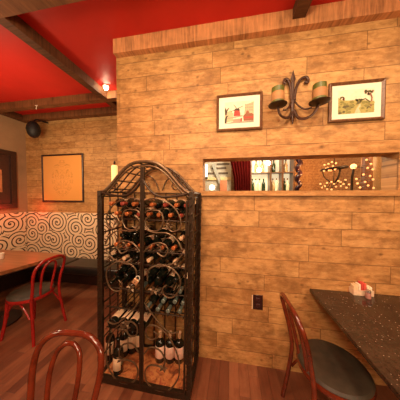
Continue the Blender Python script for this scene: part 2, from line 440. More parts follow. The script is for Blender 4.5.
def art_mill(o, x0, x1, z0, z1):
    b = MB(); W, H = x1-x0, z1-z0
    P = lambda pts, mi, d: b.prism([(x0+u*W, z0+v*H) for u, v in pts], lambda a, c, y: (a, y, c), -.0125-d*.0003, -.012, mi)
    P([(0,0), (1,0), (1,1), (0,1)], 0, 1)
    P([(0,.05), (.3,.1), (.3,.45), (.22,.62), (.1,.55), (.06,.7), (0,.68)], 6, 2)
    P([(.68,.3), (1,.3), (1,.95), (.7,.8)], 6, 2)
    for r in range(3):
        for c in range(4): P([(.71+c*.07,.52+r*.13), (.75+c*.07,.52+r*.13), (.75+c*.07,.6+r*.13), (.71+c*.07,.6+r*.13)], 1, 3)
    P([(.02,.4), (.06,.38), (.1,.6), (.17,.75), (.12,.72), (.06,.62), (.02,.78), (.0,.6)], 3, 3)
    P([(.0,.02), (.06,.02), (.09,.3), (.14,.38), (.05,.36), (.0,.2)], 3, 3)
    P([(.31,.33), (.55,.33), (.52,.58), (.34,.58)], 2, 4); P([(.32,.58), (.54,.58), (.49,.68), (.37,.68)], 3, 4)
    for a in (.5, 2.1, 3.6, 5.2):
        cx, cz, L = .43, .66, .24; dx, dz = math.cos(a), math.sin(a)
        P([(cx-dz*.008, cz+dx*.01), (cx+dz*.008, cz-dx*.01), (cx+dx*L+dz*.008, cz+dz*L-dx*.01), (cx+dx*L-dz*.008, cz+dz*L+dx*.01)], 3, 5)
    P([(.1,.22), (.62,.3), (.62,.35), (.1,.27)], 1, 4)
    P([(.0,.0), (.25,.06), (.6,.06), (1,.08), (1,0)], 1, 3)
    P([(.66,.08), (1,.08), (1,.35), (.94,.42), (.7,.4), (.64,.3)], 4, 4); P([(.68,.2), (.98,.2), (.98,.26), (.68,.26)], 2, 5)
    P([(.72,.4), (.86,.42), (.82,.55), (.76,.54)], 4, 4)
    P([(.3,.06), (.6,.06), (.6,.2), (.3,.18)], 5, 4)
    P([(.55,.06), (.6,.06), (.61,.22), (.56,.22)], 2, 5)
    b.build('print', PC, o, smooth=False)
GC = [C('print_pale_sky', (.74, .68, .50)), C('print_leaf', (.22, .20, .05)), C('print_shade', (.10, .085, .03)), C('print_moss', (.36, .31, .09)), C('print_path', (.62, .50, .30)), C('print_bark', (.22, .10, .05))]
def art_garden(o, x0, x1, z0, z1):
    b = MB(); W, H = x1-x0, z1-z0; rg = random.Random(4)
    P = lambda pts, mi, d: b.prism([(x0+u*W, z0+v*H) for u, v in pts], lambda a, c, y: (a, y, c), -.0125-d*.0003, -.012, mi)
    P([(0,0), (1,0), (1,1), (0,1)], 0, 1)
    P([(0,0), (1,0), (1,.46), (.8,.50), (.55,.56), (.3,.55), (.12,.58), (0,.70)], 3, 2)
    P([(.46,0), (.64,0), (.58,.2), (.72,.42), (.62,.42), (.52,.2)], 4, 3)
    def blob(u, v, r, mi, d):
        u = max(r, min(1-r, u)); v = max(r, min(1-r, v))
        P([(u+r*(.7+.5*rg.random())*math.cos(a*PI/5), v+r*(.7+.5*rg.random())*math.sin(a*PI/5)) for a in range(10)], mi, d)
    for i in range(70):
        u = rg.random(); v = rg.random()*.52
        if .48 < u < .64 and v < .3: continue
        blob(u, v, .035+.03*rg.random(), rg.choice([1, 1, 2, 3, 3]), 4 + i*.03)
    for i in range(12): blob(.04+.12*rg.random(), .45+.28*rg.random(), .03, rg.choice([1, 2, 5]), 6)
    for i in range(12): blob(.5+.15*rg.random(), .45+.12*rg.random(), .032, rg.choice([1, 2]), 6)
    P([(.88,.25), (.93,.25), (.95,.6), (.9,.82), (.87,.8), (.91,.58)], 5, 6)
    P([(.62,.5), (.75,.55), (.88,.4), (.9,.44), (.76,.6), (.62,.55)], 2, 6)
    for i in range(14): blob(.74+.22*rg.random(), .72+.18*rg.random(), .035, rg.choice([1, 2, 5]), 7)
    b.build('print', GC, o, smooth=False)
a, b_ = onY(216.7, 115, WY), onY(262.2, 110, WY)
zt = (onY(216.7, 97.7, WY).z + onY(262, 91.7, WY).z)/2; zb = (onY(216.7, 132.9, WY).z + onY(262, 129, WY).z)/2
picture('framed_picture', a.x, b_.x, zb, zt, WY-.001, .022, .05, 'brown framed print of a red windmill on the planked wall', 'picture', art_mill, M['frame_wood'], M['mat_board'])
a, b_ = onY(327.6, 115, WY), onY(382.8, 110, WY)
zt = (onY(328, 85, WY).z + onY(382.6, 79.6, WY).z)/2; zb = (onY(328, 123.6, WY).z + onY(382.6, 120, WY).z)/2
picture('framed_picture', a.x, b_.x, zb, zt, WY-.001, .022, .046, 'brown framed print of a green garden with trees on the planked wall', 'picture', art_garden, M['frame_wood'], M['mat_board'])
def art_none(o, x0, x1, z0, z1):
    MB().box(x0, x1, -.014, -.011, z0, z1).build('print', M['poster'], o, smooth=False)
a, b_ = onY(43, 178, FY), onY(84, 178, FY)
zt = (onY(43, 155.5, FY).z+onY(84, 153, FY).z)/2; zb = onY(63, 202, FY).z
picture('framed_poster', a.x, b_.x, zb, zt, FY-.001, .03, .0, 'large orange ornamental poster under glass in a dark frame', 'picture', art_none, M['dark_wood'], M['poster'])
# dark picture on the left wall
a = onX(16, 152, LX+.06); z1 = a.z; z0 = onX(16, 208, LX+.06).z; ye = a.y
dp = thing('framed_picture', (LX, ye-.5, (z0+z1)/2), 'large black framed picture on the tan left wall', 'picture')
hh = (z1-z0)/2
MB().box(0, .06, -.5, .5, -hh, -hh+.08).box(0, .06, -.5, .5, hh-.08, hh).box(0, .06, .42, .5, -hh+.08, hh-.08).box(0, .06, -.5, -.42, -hh+.08, hh-.08).build('frame', M['dark_wood'], dp, smooth=False)
MB().box(.001, .03, -.42, .42, -hh+.08, hh-.08).build('mat_board', plain('dark_brown_mat', (.05, .017, .01), .5), dp, smooth=False)
yb = onX(2.2, 185, LX+.034).y-(ye-.5)
MB().box(.03, .034, -.25, yb, -.22, .16).build('print', plain('rust_print', (.5, .2, .08), .4, var=.4, scale=8), dp, smooth=False)

# ------------------------------------------------------------------ globe speaker in the corner
q = onY(33.5, 129.5, FY-.25)
R = .112
sp = thing('speaker', q, 'round black speaker hanging in the far left corner', 'speaker')
MB().ball((0, 0, 0), R*.86, 18, sz=1.5).build('globe', M['black'], sp)
MB().tube([(0, .0, R*1.25), (0, .05, R+.08), (0, .249, R+.10)], .014).build('bracket', M['black'], sp)
MB().lathe([(R*.84, -.01), (R*.89, -.006), (R*.89, .006), (R*.84, .01)], 28).build('seam_ring', M['black'], sp)

# ------------------------------------------------------------------ wall candle by the corner
q = onY(114.6, 174, FY-.12)
wc = thing('candle_sconce', (q.x, FY, q.z), 'glowing cream candle lamp on the far wall by the corner', 'sconce')
hh = .145
MB().lathe([(.001, -hh), (.046, -hh), (.05, -hh+.01), (.05, hh-.02), (.04, hh), (.001, hh)], 18, (0, -.12, 0)).build('candle', emit('candle_shade_glow', (1, .62, .22), .75), wc)
MB().lathe([(.001, 0), (.02, .0), (.016, .04), (.008, .07), (.001, .075)], 12, (0, -.12, hh)).build('finial', M['iron'], wc)
MB().lathe([(.001, 0), (.07, .0), (.075, .02), (.055, .03)], 18, (0, -.12, -hh-.03)).tube([(0, -.12, -hh-.03), (0, -.11, -hh-.1), (0, -.05, -hh-.13), (0, -.005, -hh-.05)], .01).box(-.025, .025, -.012, -.001, -hh-.13, -hh+.06).build('bracket', M['iron'], wc, ang=30)

# ------------------------------------------------------------------ iron wall sconce with two candles
def wq(px, py, d=0.0):
    v = onY(px, py, WY-d); return v
o0 = wq(293, 97)
ws = thing('wall_sconce', (o0.x, WY, o0.z), 'wrought iron double sconce between the two framed prints', 'sconce')
def L(px, py, d):                      # local point at distance d in front of the wall
    v = onY(px, py, WY-d); return (v.x-o0.x, -d, v.z-o0.z)
b = MB()
spine = [L(292.5, 117, .02), L(292.5, 97, .022), L(292.8, 82, .02)]
b.tube(spine, .014, 8, flat=.6)
b.poly([L(293.2, 69.5, .02), L(290.6, 79, .02), L(293.2, 84, .03), L(295.8, 79, .02), L(293.2, 79, .006)], [(0,1,2), (0,2,3), (0,3,4), (0,4,1), (1,4,3,2)])
b.tube([L(292.5, 116, .02), L(292.5, 124, .02)], [.012, .004], 8)
b.build('spine', M['iron_warm'], ws)
for sgn, pts in ((-1, [(291.5, 100), (290.5, 88), (288, 80), (284.8, 79.5), (284, 82.5), (286, 83.6)]),
                 (1, [(294.5, 100), (296, 89), (300, 80), (305.5, 77), (308.2, 79.5), (307.2, 82.5), (304.5, 81.5)])):
    MB().tube(crom([L(x, y, .025) for x, y in pts]), .011, 8).build('scroll', M['iron_warm'], ws)
for pts in ([(292, 112, .02), (288.5, 117.5, .05), (283, 117, .09), (279.5, 113.5, .115), (278, 107.5, .12)],
            [(294, 110, .02), (298, 117.5, .05), (305, 118.5, .09), (313, 114, .115), (318.5, 105, .12)]):
    MB().tube(crom([L(*p) for p in pts]), .013, 8, flat=.7).build('arm', M['iron_warm'], ws)
for pts in ([(291.5, 101, .02), (289, 106.5, .04), (285.5, 110, .05), (283, 109.5, .05)], [(294.5, 101, .02), (299, 106, .04), (305, 109, .06), (312, 107.5, .08)]):
    MB().tube(crom([L(*p) for p in pts]), .007, 8).build('scroll', M['iron_warm'], ws)
band = planks('candle_wrap', 0, 2, .5, 1, (.34, .16, .06), (.48, .25, .10), (.56, .32, .15), stain=.3, knots=False)
for k, (px, py, top) in enumerate(((277.6, 105.5, 88), (319.3, 102.5, 84.5))):
    c = L(px, py, .13); th = onY(px, top, WY-.13).z-o0.z - c[2]
    MB().lathe([(.001, -.012), (.025, -.012), (.066, .0), (.07, .006), (.06, .008), (.001, .006)], 22, c).build('drip_pan', M['iron'], ws)
    cd_ = MB().lathe([(.001, .008), (.046, .008), (.047, .02), (.046, th*.99), (.03, th), (.001, th-.01)], 22, c).build('candle', plain('green_wax', (.09, .10, .012), .45), ws)
    MB().lathe([(.0468, .03), (.0485, .034), (.0485, th*.68), (.0468, th*.70)], 22, c).build('wrap', band, cd_)
    MB().tube([(c[0], c[1], c[2]+th-.012), (c[0]+.004, c[1], c[2]+th+.012)], .003, 6).build('wick', M['ink'], cd_)

# ------------------------------------------------------------------ wall outlet
q = onY(257.8, 302, WY); ol = thing('wall_outlet', (q.x, WY, q.z), 'dark brown power outlet low on the planked wall', 'outlet')
MB().rbox(-.042, .042, -.008, 0, -.066, .066, .004).build('cover_plate', M['outlet'], ol)
for s in (-1, 1):
    e = MB().rbox(-.018, .018, -.012, -.006, s*.027-.015, s*.027+.015, .006).build('receptacle', plain('brown_bakelite', (.05, .016, .014), .3), ol)
    MB().box(-.008, -.005, -.0125, -.011, s*.027-.005, s*.027+.006).box(.005, .008, -.0125, -.011, s*.027-.005, s*.027+.006).build('slot', M['black'], e)
MB().box(-.052, -.043, -.006, 0, -.066, .06).build('edge_strip', M['label_cream'], ol, smooth=False)  # cream strip along the left edge of the plate

# ------------------------------------------------------------------ banquette
BF = FY-.07
bt = onY(97, 213.4, BF).z; sz = .42
bq = thing('banquette', (-2.6, FY, 0), 'cream swirl patterned banquette along the far wall', 'bench')
x0, x1 = LX-(-2.6)+.002, CX0+2.6-.004
MB().rbox(x0, x1, -.07, -.002, sz-.02, bt, .012).build('backrest', M['swirl_x'], bq)
xm = -2.62+2.6
for xa, xb in ((x0+.50, xm), (xm+.005, x1)):
    MB().rbox(xa, xb, -.46, -.075, sz-.13, sz, .04).build('seat_cushion', M['black_vinyl'], bq)
MB().box(x0+.5, x1, -.18, -.075, 0, sz-.131).build('plinth', M['dark_wood'], bq, smooth=False)
bq2 = thing('banquette', (LX, 1.4, 0), 'cream swirl patterned banquette along the left wall', 'bench')
y0, y1 = -1.2, FY-.075-1.4
MB().rbox(.002, .07, y0, y1, sz-.02, bt, .012).build('backrest', M['swirl_y'], bq2)
MB().rbox(.075, .49, y0, y1, sz-.13, sz, .04).build('seat_cushion', M['black_vinyl'], bq2)
MB().box(.075, .3, y0, y1, 0, sz-.131).build('plinth', M['dark_wood'], bq2, smooth=False)

# ------------------------------------------------------------------ tables
def pedestal(o, x, y, h):
    MB().lathe([(.001, 0), (.24, 0), (.24, .015), (.06, .05), (.038, .09), (.038, h-.04), (.12, h-.02), (.12, h)], 24, (x, y, 0)).build('pedestal', M['black'], o)
c = onZ(66, 253.8, .75); e = onZ(0, 272, .75)
tl = thing('dining_table', (c.x, c.y, 0), 'brown wooden table at the left by the banquette', 'table')
dx, dy = e.x-c.x, e.y-c.y; ln = math.hypot(dx, dy); sx = dx/ln*.75
out = [(0, 0), (-1.15, -.0), (-1.15+sx, -.75), (sx, -.75)]
MB().prism(out, lambda a, b, d: (a, b, d), .715, .75).build('tabletop', M['table_wood'], tl, smooth=False)
MB().prism([(x*.998-.001, y*.998-.001) for x, y in out], lambda a, b, d: (a, b, d), .705, .7149).build('under_edge', M['dark_wood'], tl, smooth=False)
pedestal(tl, -.62, -.38, .705)
q = onZ(.5, 259, .75)
tag(MB().lathe([(.001, 0), (.028, 0), (.032, .004), (.036, .07), (.033, .07), (.028, .01), (.001, .008)], 18, (q.x, q.y, .7505)).build('cup', M['white']), 'small white cup on the left wooden table', 'cup')
c = onZ(310, 289, .75)
tr = thing('dining_table', (c.x, WY, 0), 'dark speckled stone topped table against the planked wall', 'table')
MB().rbox(0, 1.5, -.86, -.003, .72, .75, .006).build('tabletop', M['stone'], tr)
MB().box(.02, 1.48, -.84, -.02, .70, .7199).build('under_board', M['dark_wood'], tr, smooth=False)
pedestal(tr, .72, -.44, .70)

# condiment caddy
q = onZ(361, 294, .75)
cz_ = thing('condiment_caddy', (q.x, q.y, .7505), 'clear caddy of sugar packets on the stone table', 'caddy')
m_clear = plain('milky_acrylic', (.72, .55, .38), .2)
MB().box(-.085, .085, -.035, .035, 0, .006).box(-.085, .085, -.035, -.032, .006, .05).box(-.085, .085, .032, .035, .006, .05).box(-.085, -.082, -.032, .032, .006, .05).box(.082, .085, -.032, .032, .006, .05).build('tray', m_clear, cz_, smooth=False)
pk = [(-.070, 'p1', (.75, .58, .34), .085), (-.050, 'p1', (.75, .58, .34), .09), (-.028, 'p2', (.80, .68, .50), .10), (-.004, 'p3', (.62, .07, .05), .115), (.018, 'p3', (.66, .10, .07), .11), (.044, 'p4', (.82, .72, .50), .085), (.066, 'p4', (.82, .74, .55), .08)]
for i, (x, nm, cl, h) in enumerate(pk):
    MB().rbox(x-.009, x+.009, -.027, .027, .0065, h, .003).build('sugar_packet', plain('packet_paper', cl, .6, var=.08), cz_)
cz_.scale = (.82, .82, .85)
ss = thing('salt_shaker', (q.x-.055, q.y-.075, .7505), 'small glass salt shaker in front of the sugar packets', 'shaker')
ss.location = (q.x+.012, q.y-.055, .7505)
MB().lathe([(.001, 0), (.017, 0), (.019, .004), (.016, .045), (.001, .046)], 14).build('jar', plain('pink_salt_glass', (.45, .22, .18), .12), ss)
MB().lathe([(.0165, .0455), (.018, .048), (.016, .062), (.001, .067)], 14).build('cap', plain('steel_cap', (.6, .55, .5), .25, .8), ss)

# ------------------------------------------------------------------ bentwood chairs (front = +y)
def chair_proto(mat, label, loc, rz, Hh=.85):
    o = thing('bentwood_chair', loc, label, 'chair', 'red bentwood cafe chairs', rz)
    sh = .45
    # hoop: rear legs and back in one bend
    hp = []
    half = [(.185, -.235, .0), (.166, -.205, .22), (.155, -.185, .42), (.157, -.205, .57), (.174, -.235, .70), (.160, -.26, Hh-.06), (.096, -.275, Hh-.01), (0, -.28, Hh)]
    pts = half + [(-x, y, z) for x, y, z in reversed(half[:-1])]
    MB().tube(crom(pts, 7), .0145, 10).build('back_hoop', mat, o)
    half = [(.058, -.178, .455), (.066, -.196, .56), (.074, -.225, .69), (.060, -.25, Hh-.078), (.028, -.262, Hh-.046), (0, -.264, Hh-.039)]
    pts = half + [(-x, y, z) for x, y, z in reversed(half[:-1])]
    MB().tube(crom(pts, 7), .0115, 10).build('inner_hoop', mat, o)
    MB().lathe([(.178, sh-.035), (.198, sh-.033), (.203, sh-.015), (.198, sh), (.178, sh)], 36).build('seat_ring', mat, o)
    MB().lathe([(.001, sh-.02), (.194, sh-.02), (.197, sh+.004), (.186, sh+.018), (.14, sh+.027), (.001, sh+.03)], 36).build('seat_pad', M['vinyl'], o)
    for s in (-1, 1):
        MB().tube(crom([(s*.135, .125, sh-.03), (s*.145, .145, .22), (s*.165, .18, 0)]), [.017]*10 + [.0165]*4 + [.014]*3, 10).build('leg', mat, o)
        MB().tube(crom([(s*.138, .13, .24), (s*.128, .118, .34), (s*.095, .10, .40), (s*.04, .09, sh-.036)]), .0095, 8).build('leg_brace', mat, o)
        MB().tube(crom([(s*.146, .135, .26), (s*.15, .06, .37), (s*.152, .0, .405), (s*.158, -.08, .38), (s*.17, -.18, .26)]), .009, 8).build('leg_brace', mat, o)
    return o
chair_proto(M['maho'], 'mahogany bentwood chair nearest, only its back in the lower left', (-.752, .458, 0), math.radians(180+4))
chair_proto(M['maho_redlit'], 'red-lit mahogany bentwood chair tucked under the left wooden table', (-2.205, 1.60, 0), math.radians(90+3))
chair_proto(M['maho'], 'mahogany bentwood chair beside the stone table', (.65, 1.215, 0), math.radians(-90+3))

# ------------------------------------------------------------------ wine rack
RX0, RX1 = onZ(97.5, 388, .0).x, -.305
RCX = -.672; RW = .372; RD = .325; RY = 1.245
rk = thing('wine_rack', (RCX, RY, 0), 'tall arched wrought iron wine cage with double doors', 'wine rack')
TILT = Matrix.Translation((RCX, RY, .003)) @ Matrix.Rotation(math.radians(.95), 4, 'Y')
rk.matrix_basis = TILT
TILTW = TILT @ Matrix.Translation((-RCX, -RY, 0))
I, IL = M['iron'], M['iron_light']
SHZ, ARC = 1.555, .235
def arch(x): return SHZ + ARC*(1+math.cos(PI*min(1, abs(x)/RW)**1.4))/2
def arch_pts(y, n=40, dz=0): return [(-RW+2*RW*i/n, y, arch(-RW+2*RW*i/n)+dz) for i in range(n+1)]
MB().box(-RW-.015, RW+.015, -.015, .015, .0, .05).box(-RW-.015, RW+.015, RD-.015, RD+.015, 0, .05).box(-RW-.015, -RW+.015, .0151, RD-.0151, 0, .05).box(RW-.015, RW+.015, .0151, RD-.0151, 0, .05).build('base_frame', I, rk, smooth=False)
MB().box(-RW+.016, RW-.016, .016, RD-.016, .03, .048).build('base_board', M['rack_board'], rk, smooth=False)
# twisted corner posts
for x, y in ((-RW, 0), (RW, 0), (-RW, RD), (RW, RD)):
    b = MB(); n = 60
    b.box(x-.017, x+.017, y-.017, y+.017, .0505, SHZ+.01)
    for k in range(2):
        b.tube([(x+.0175*math.cos(i*.62+k*PI), y+.0175*math.sin(i*.62+k*PI), .06+i*(SHZ-.08)/n/2) for i in range(2*n+1)], .006, 5)
    b.build('post', I, rk)
b = MB().tube(arch_pts(0), .013, 8).tube(arch_pts(0, dz=-.032), .007, 8); b.build('front_arch', IL, rk)
MB().tube(arch_pts(RD), .013, 8).build('back_arch', IL, rk)
b = MB()
for y in (RD*.33, RD*.67): b.tube(arch_pts(y), .006, 6)
for i in range(1, 12):
    x = -RW + 2*RW*i/12
    b.tube([(x, 0, arch(x)), (x, RD, arch(x))], .006, 6)
for s in (-1, 1): b.tube([(s*RW, 0, SHZ), (s*RW, RD, SHZ)], .010, 6)
b.build('roof_cage', I, rk)
# rear arch scroll ornament
b = MB()
for s in (-1, 1):
    b.tube(crom([(s*.02, RD, 1.58), (s*.05, RD, 1.66), (s*.12, RD, 1.72), (s*.19, RD, 1.69), (s*.20, RD, 1.62), (s*.15, RD, 1.59), (s*.11, RD, 1.62), (s*.13, RD, 1.655)]), .006, 6)
b.tube([(-RW, RD, SHZ), (RW, RD, SHZ)], .008, 6)
b.build('arch_scroll', IL, rk)
# side and back grids
for s in (-1, 1):
    b = MB(); x = s*(RW-.002)
    for k in range(1, 3): b.tube([(x, RD*k/3, .051), (x, RD*k/3, SHZ)], .006, 6)
    for k in range(1, 11): b.tube([(x, .0, .05+k*.147), (x, RD, .05+k*.147)], .0065, 6)
    b.build('side_grid', I, rk)
b = MB()
for k in range(1, 7): b.tube([(-RW+2*RW*k/7, RD, .051), (-RW+2*RW*k/7, RD, SHZ)], .006, 6)
for z in (.42, .80, 1.2): b.tube([(-RW, RD+.004, z), (RW, RD+.004, z)], .007, 6)
b.build('back_grid', I, rk)
# wire shelves
def shelf(z, x0=-RW+.02, x1=RW-.02):
    b = MB()
    for y in (.045, RD-.04): b.tube([(x0, y, z-.006), (x1, y, z-.006)], .0065, 6)
    n = max(2, int((x1-x0)/.04))
    for k in range(n+1):
        x = x0+(x1-x0)*k/n; b.tube([(x, .03, z-.016), (x, RD-.02, z-.016)], .0035, 5)
    b.build('shelf', I, rk)
SH = [1.345, 1.095, .985, .77, .605]
for z in SH: shelf(z)
shelf(.43, -RW+.02, -.03)
# doors
def leaves(b, x, z, s=1.0, rot=0, y=-.024):
    for k in range(5):
        a = rot + k*2*PI/5; c, d = math.cos(a), math.sin(a); L_ = .034*s
        P = lambda u, v, w: (x + c*u - d*v, y-w, z + d*u + c*v)
        b.poly([P(.004, 0, 0), P(L_*.5, .010*s, -.002), P(L_, 0, .006), P(L_*.5, -.010*s, -.002), P(L_*.5, 0, .007), P(L_*.5, 0, -.006)],
               [(0,3,4), (3,2,4), (2,1,4), (1,0,4), (0,5,3), (3,5,2), (2,5,1), (1,5,0)])
    b.ball((x, y-.004, z), .007*s, 8)
U = lambda px: (px-142.6)*.0076
Z = lambda py: 1.54 - (py-195)*.0076
def door(s):
    d = bpy.data.objects.new('door', None); COL.objects.link(d); d.parent = rk; d.empty_display_size = .05
    y = -.024
    b = MB()
    xi, xo = s*.0015, s*(RW-.022)
    b.box(min(xi, xi+s*.014)+0, max(xi, xi+s*.014), y-.008, y+.006, .056, arch(.01)-.045)
    b.box(min(xo, xo-s*.014), max(xo, xo-s*.014), y-.008, y+.006, .056, 1.50)
    b.box(min(xi, xo), max(xi, xo), y-.0075, y+.0055, .056, .072)
    b.tube(crom([(xi, y, 1.655), (s*.07, y, 1.565), (s*.15, y, 1.528), (s*.25, y, 1.532), (s*.32, y, 1.545), (s*.35, y, 1.556)]), .009, 8)
    b.build('door_frame', I, d)
    cur = [
        [(144, 201), (156, 198.5), (171, 204), (180, 214.5), (181, 226), (173, 230), (167, 224), (170, 218)],
        [(145, 213), (149, 210.5), (160, 211), (164, 220), (159, 229.5), (149, 229.5), (145, 221), (150, 215.5)],
        [(145, 229), (155, 232), (168, 232), (178, 238), (183, 247)],
        [(144, 252), (152, 244), (163, 242), (169, 248), (165, 255), (158, 252)],
        [(183, 252), (176, 260), (166, 264), (157, 266)],
        [(148, 281), (149, 270), (159, 264), (170, 264.5), (179, 271), (182, 280), (178, 291), (172, 295), (165.5, 293), (164, 287), (168, 283)],
        [(145, 303), (150.5, 310.5), (163, 324), (172.5, 330), (181, 328)],
        [(182, 360), (179, 349), (171, 334.5), (161.5, 327), (153, 325), (147, 330), (148, 338), (154, 340), (159, 335), (155, 331)],
        [(145, 356), (152, 348), (162, 350), (167, 358), (166, 367)],
        [(182, 360), (181, 374), (172, 388), (160, 391), (149, 386), (146, 375), (151, 367), (160, 366), (166, 367)],
    ]
    b = MB()
    for c in cur: b.tube(crom([(s*(U(px)+.004) if s > 0 else -(U(px)+.004), y, Z(py)) for px, py in c], 7), .0058, 6)
    b.build('scrollwork', IL, d)
    lv = [(171, 224, .9), (155, 290, 1.25), (166, 367, 1.15), (179, 262, .8), (161, 245, .8)]
    if s < 0: lv += [(163, 334, 1.5), (160, 328, 1.2)]
    for px, py, k in lv:
        b = MB(); leaves(b, s*U(px), Z(py), k, px); b.build('leaf_cluster', IL, d)
    for hz in (.3, 1.25): MB().tube([(xo+s*.008, y, hz), (xo+s*.008, y, hz+.08)], .011, 8).build('hinge', I, d)
    return d
door(-1); door(1)
# padlock
pl = thing('padlock', (RCX+U(137.5)+.0, RY-.045, Z(281)), 'pale brass padlock hanging on the wine cage doors', 'padlock')
rm = Matrix.Rotation(math.radians(-32), 4, 'Y')
MB().rbox(-.022, .022, -.009, .009, -.024, .020, .005).build('lock_body', M['brass'], pl)
MB().tube(crom([(-.014, 0, .020), (-.014, 0, .036), (0, 0, .048), (.014, 0, .036), (.014, 0, .020)]), .004, 8).build('shackle', M['foil_top'], pl)
MB().lathe([(.001, 0), (.005, 0), (.005, .001), (.001, .001)], 10, mat=Matrix.Translation((0, -.0095, -.004)) @ Matrix.Rotation(PI/2, 4, 'X')).build('keyhole', M['ink'], pl)
pl.matrix_basis = TILTW @ Matrix.Translation(pl.location) @ Matrix.Rotation(math.radians(32), 4, 'Y')

# ------------------------------------------------------------------ wine bottles
def bottle_proto(glass, foil, label, label_z=(.05, .15), R=.038, H=.30, span=2.4, band=True):
    o = thing('wine_bottle', (0, 0, -5), 'proto', 'bottle')
    MB().lathe([(.001, .006), (R*.6, .0), (R*.93, .001), (R, .006), (R, H*.60), (R*.93, H*.66), (R*.62, H*.71), (R*.42, H*.75), (.0138, H*.80), (.0135, H*.965), (.0155, H*.967), (.0155, H*.99), (.012, H), (.001, H)], 20).build('glass', glass, o)
    MB().lathe([(.0142, H*.79), (.0150, H*.80), (.0150, H*.963), (.0166, H*.965), (.0166, H*.992), (.013, H*1.003), (.001, H*1.003)], 16).build('capsule', foil, o)
    if label:
        lb = MB().lathe([(R+.0003, label_z[0]), (R+.0011, label_z[0]+.001), (R+.0011, label_z[1]-.001), (R+.0003, label_z[1])], 14, a0=-PI/2-span/2, a1=-PI/2+span/2).build('label', label, o)
    return o
PROT = {
    'copper': bottle_proto(M['glass'], M['foil_copper'], M['label_cream']),
    'red': bottle_proto(M['glass'], M['foil_red'], M['label_cream']),
    'black': bottle_proto(M['glass'], M['glass'], M['label_cream']),
    'teal': bottle_proto(M['glass'], M['foil_teal'], M['label_cream']),
    'cream': bottle_proto(M['glass'], M['foil_cream'], M['label_cream'], (.055, .165)),
    'low': bottle_proto(M['glass'], M['glass'], M['label_cream'], (.04, .145), R=.041, H=.29, span=1.7),
    'rose': bottle_proto(M['glass'], M['foil_cream'], M['label_rose'], (.045, .15), R=.043, H=.265),
}
PN = {'copper': 'copper foil', 'red': 'red foil', 'black': 'black foil', 'teal': 'grey-green foil', 'cream': 'cream foil', 'rose': 'cream foil', 'low': 'black foil'}
ORD = ['leftmost', 'second from left', 'third from left', 'fourth from left', 'fifth from left', 'sixth from left', 'seventh from left', 'eighth from left', 'ninth from left', 'rightmost']
used = set()
def put(kind, world, R3, label, group):
    o = PROT[kind] if kind not in used else copy_tree(PROT[kind])
    used.add(kind)
    o.matrix_basis = TILTW @ Matrix.Translation(world) @ R3.to_4x4()
    tag(o, label, 'bottle', group)
    return o
def lie(kind, x, z, yneck, label, group, spin=0, yaw=0, pitch=0):
    """bottle lying with its neck towards the doors; x,z rack-local axis position"""
    Rm = Matrix.Rotation(yaw, 3, 'Z') @ Matrix.Rotation(PI/2+pitch, 3, 'X') @ Matrix.Rotation(PI+spin, 3, 'Z')
    ax = Rm @ Vector((0, 0, 1))
    base = Vector((RCX+x, RY+yneck, z)) - ax*.30
    return put(kind, base, Rm, label, group)
rows = [   # name, axis height, [(x, foil)]
    ('top row of the wine cage', SH[0]+.118, [(-.305, 'copper'), (-.205, 'red'), (-.105, 'copper'), (.055, 'copper'), (.155, 'red'), (.245, 'copper'), (.325, 'red')]),
    ('second row of the wine cage', SH[0]+.040, [(-.255, 'copper'), (-.155, 'copper'), (-.055, 'red'), (.020, 'copper'), (.105, 'copper'), (.200, 'copper'), (.285, 'red')]),
    ('third row of the wine cage', SH[1]+.118, [(-.20, 'black'), (-.10, 'black'), (.09, 'black'), (.29, 'cream')]),
    ('fourth row of the wine cage', SH[1]+.040, [(-.25, 'copper'), (-.15, 'copper'), (-.05, 'copper'), (.045, 'copper'), (.14, 'copper'), (.23, 'copper')]),
    ('fifth row of the wine cage', SH[2]+.040, [(-.29, 'black'), (-.18, 'cream'), (-.08, 'black'), (.03, 'cream'), (.13, 'black'), (.24, 'cream')]),
    ('sixth row of the wine cage', SH[3]+.118, [(-.26, 'black'), (-.16, 'black'), (.02, 'black'), (.11, 'black'), (.25, 'black')]),
    ('seventh row of the wine cage', SH[3]+.040, [(-.30, 'black'), (-.21, 'black'), (-.12, 'black'), (-.02, 'teal'), (.07, 'black'), (.16, 'black'), (.29, 'teal')]),
    ('eighth row of the wine cage', SH[4]+.112, [(.155, 'teal'), (.245, 'teal'), (.31, 'teal')]),
    ('ninth row of the wine cage', SH[4]+.040, [(.02, 'teal'), (.11, 'teal'), (.195, 'teal'), (.285, 'teal')]),
]
rg = random.Random(5)
for nm, z, lst in rows:
    for i, (x, k) in enumerate(lst):
        lie(k, x, z, .012+.022*rg.random(), '%s wine bottle, %s in the %s' % (PN[k], ORD[i] if i < len(lst)-1 else 'rightmost', nm), 'bottles lying in the %s' % nm, spin=rg.uniform(-.5, .5))
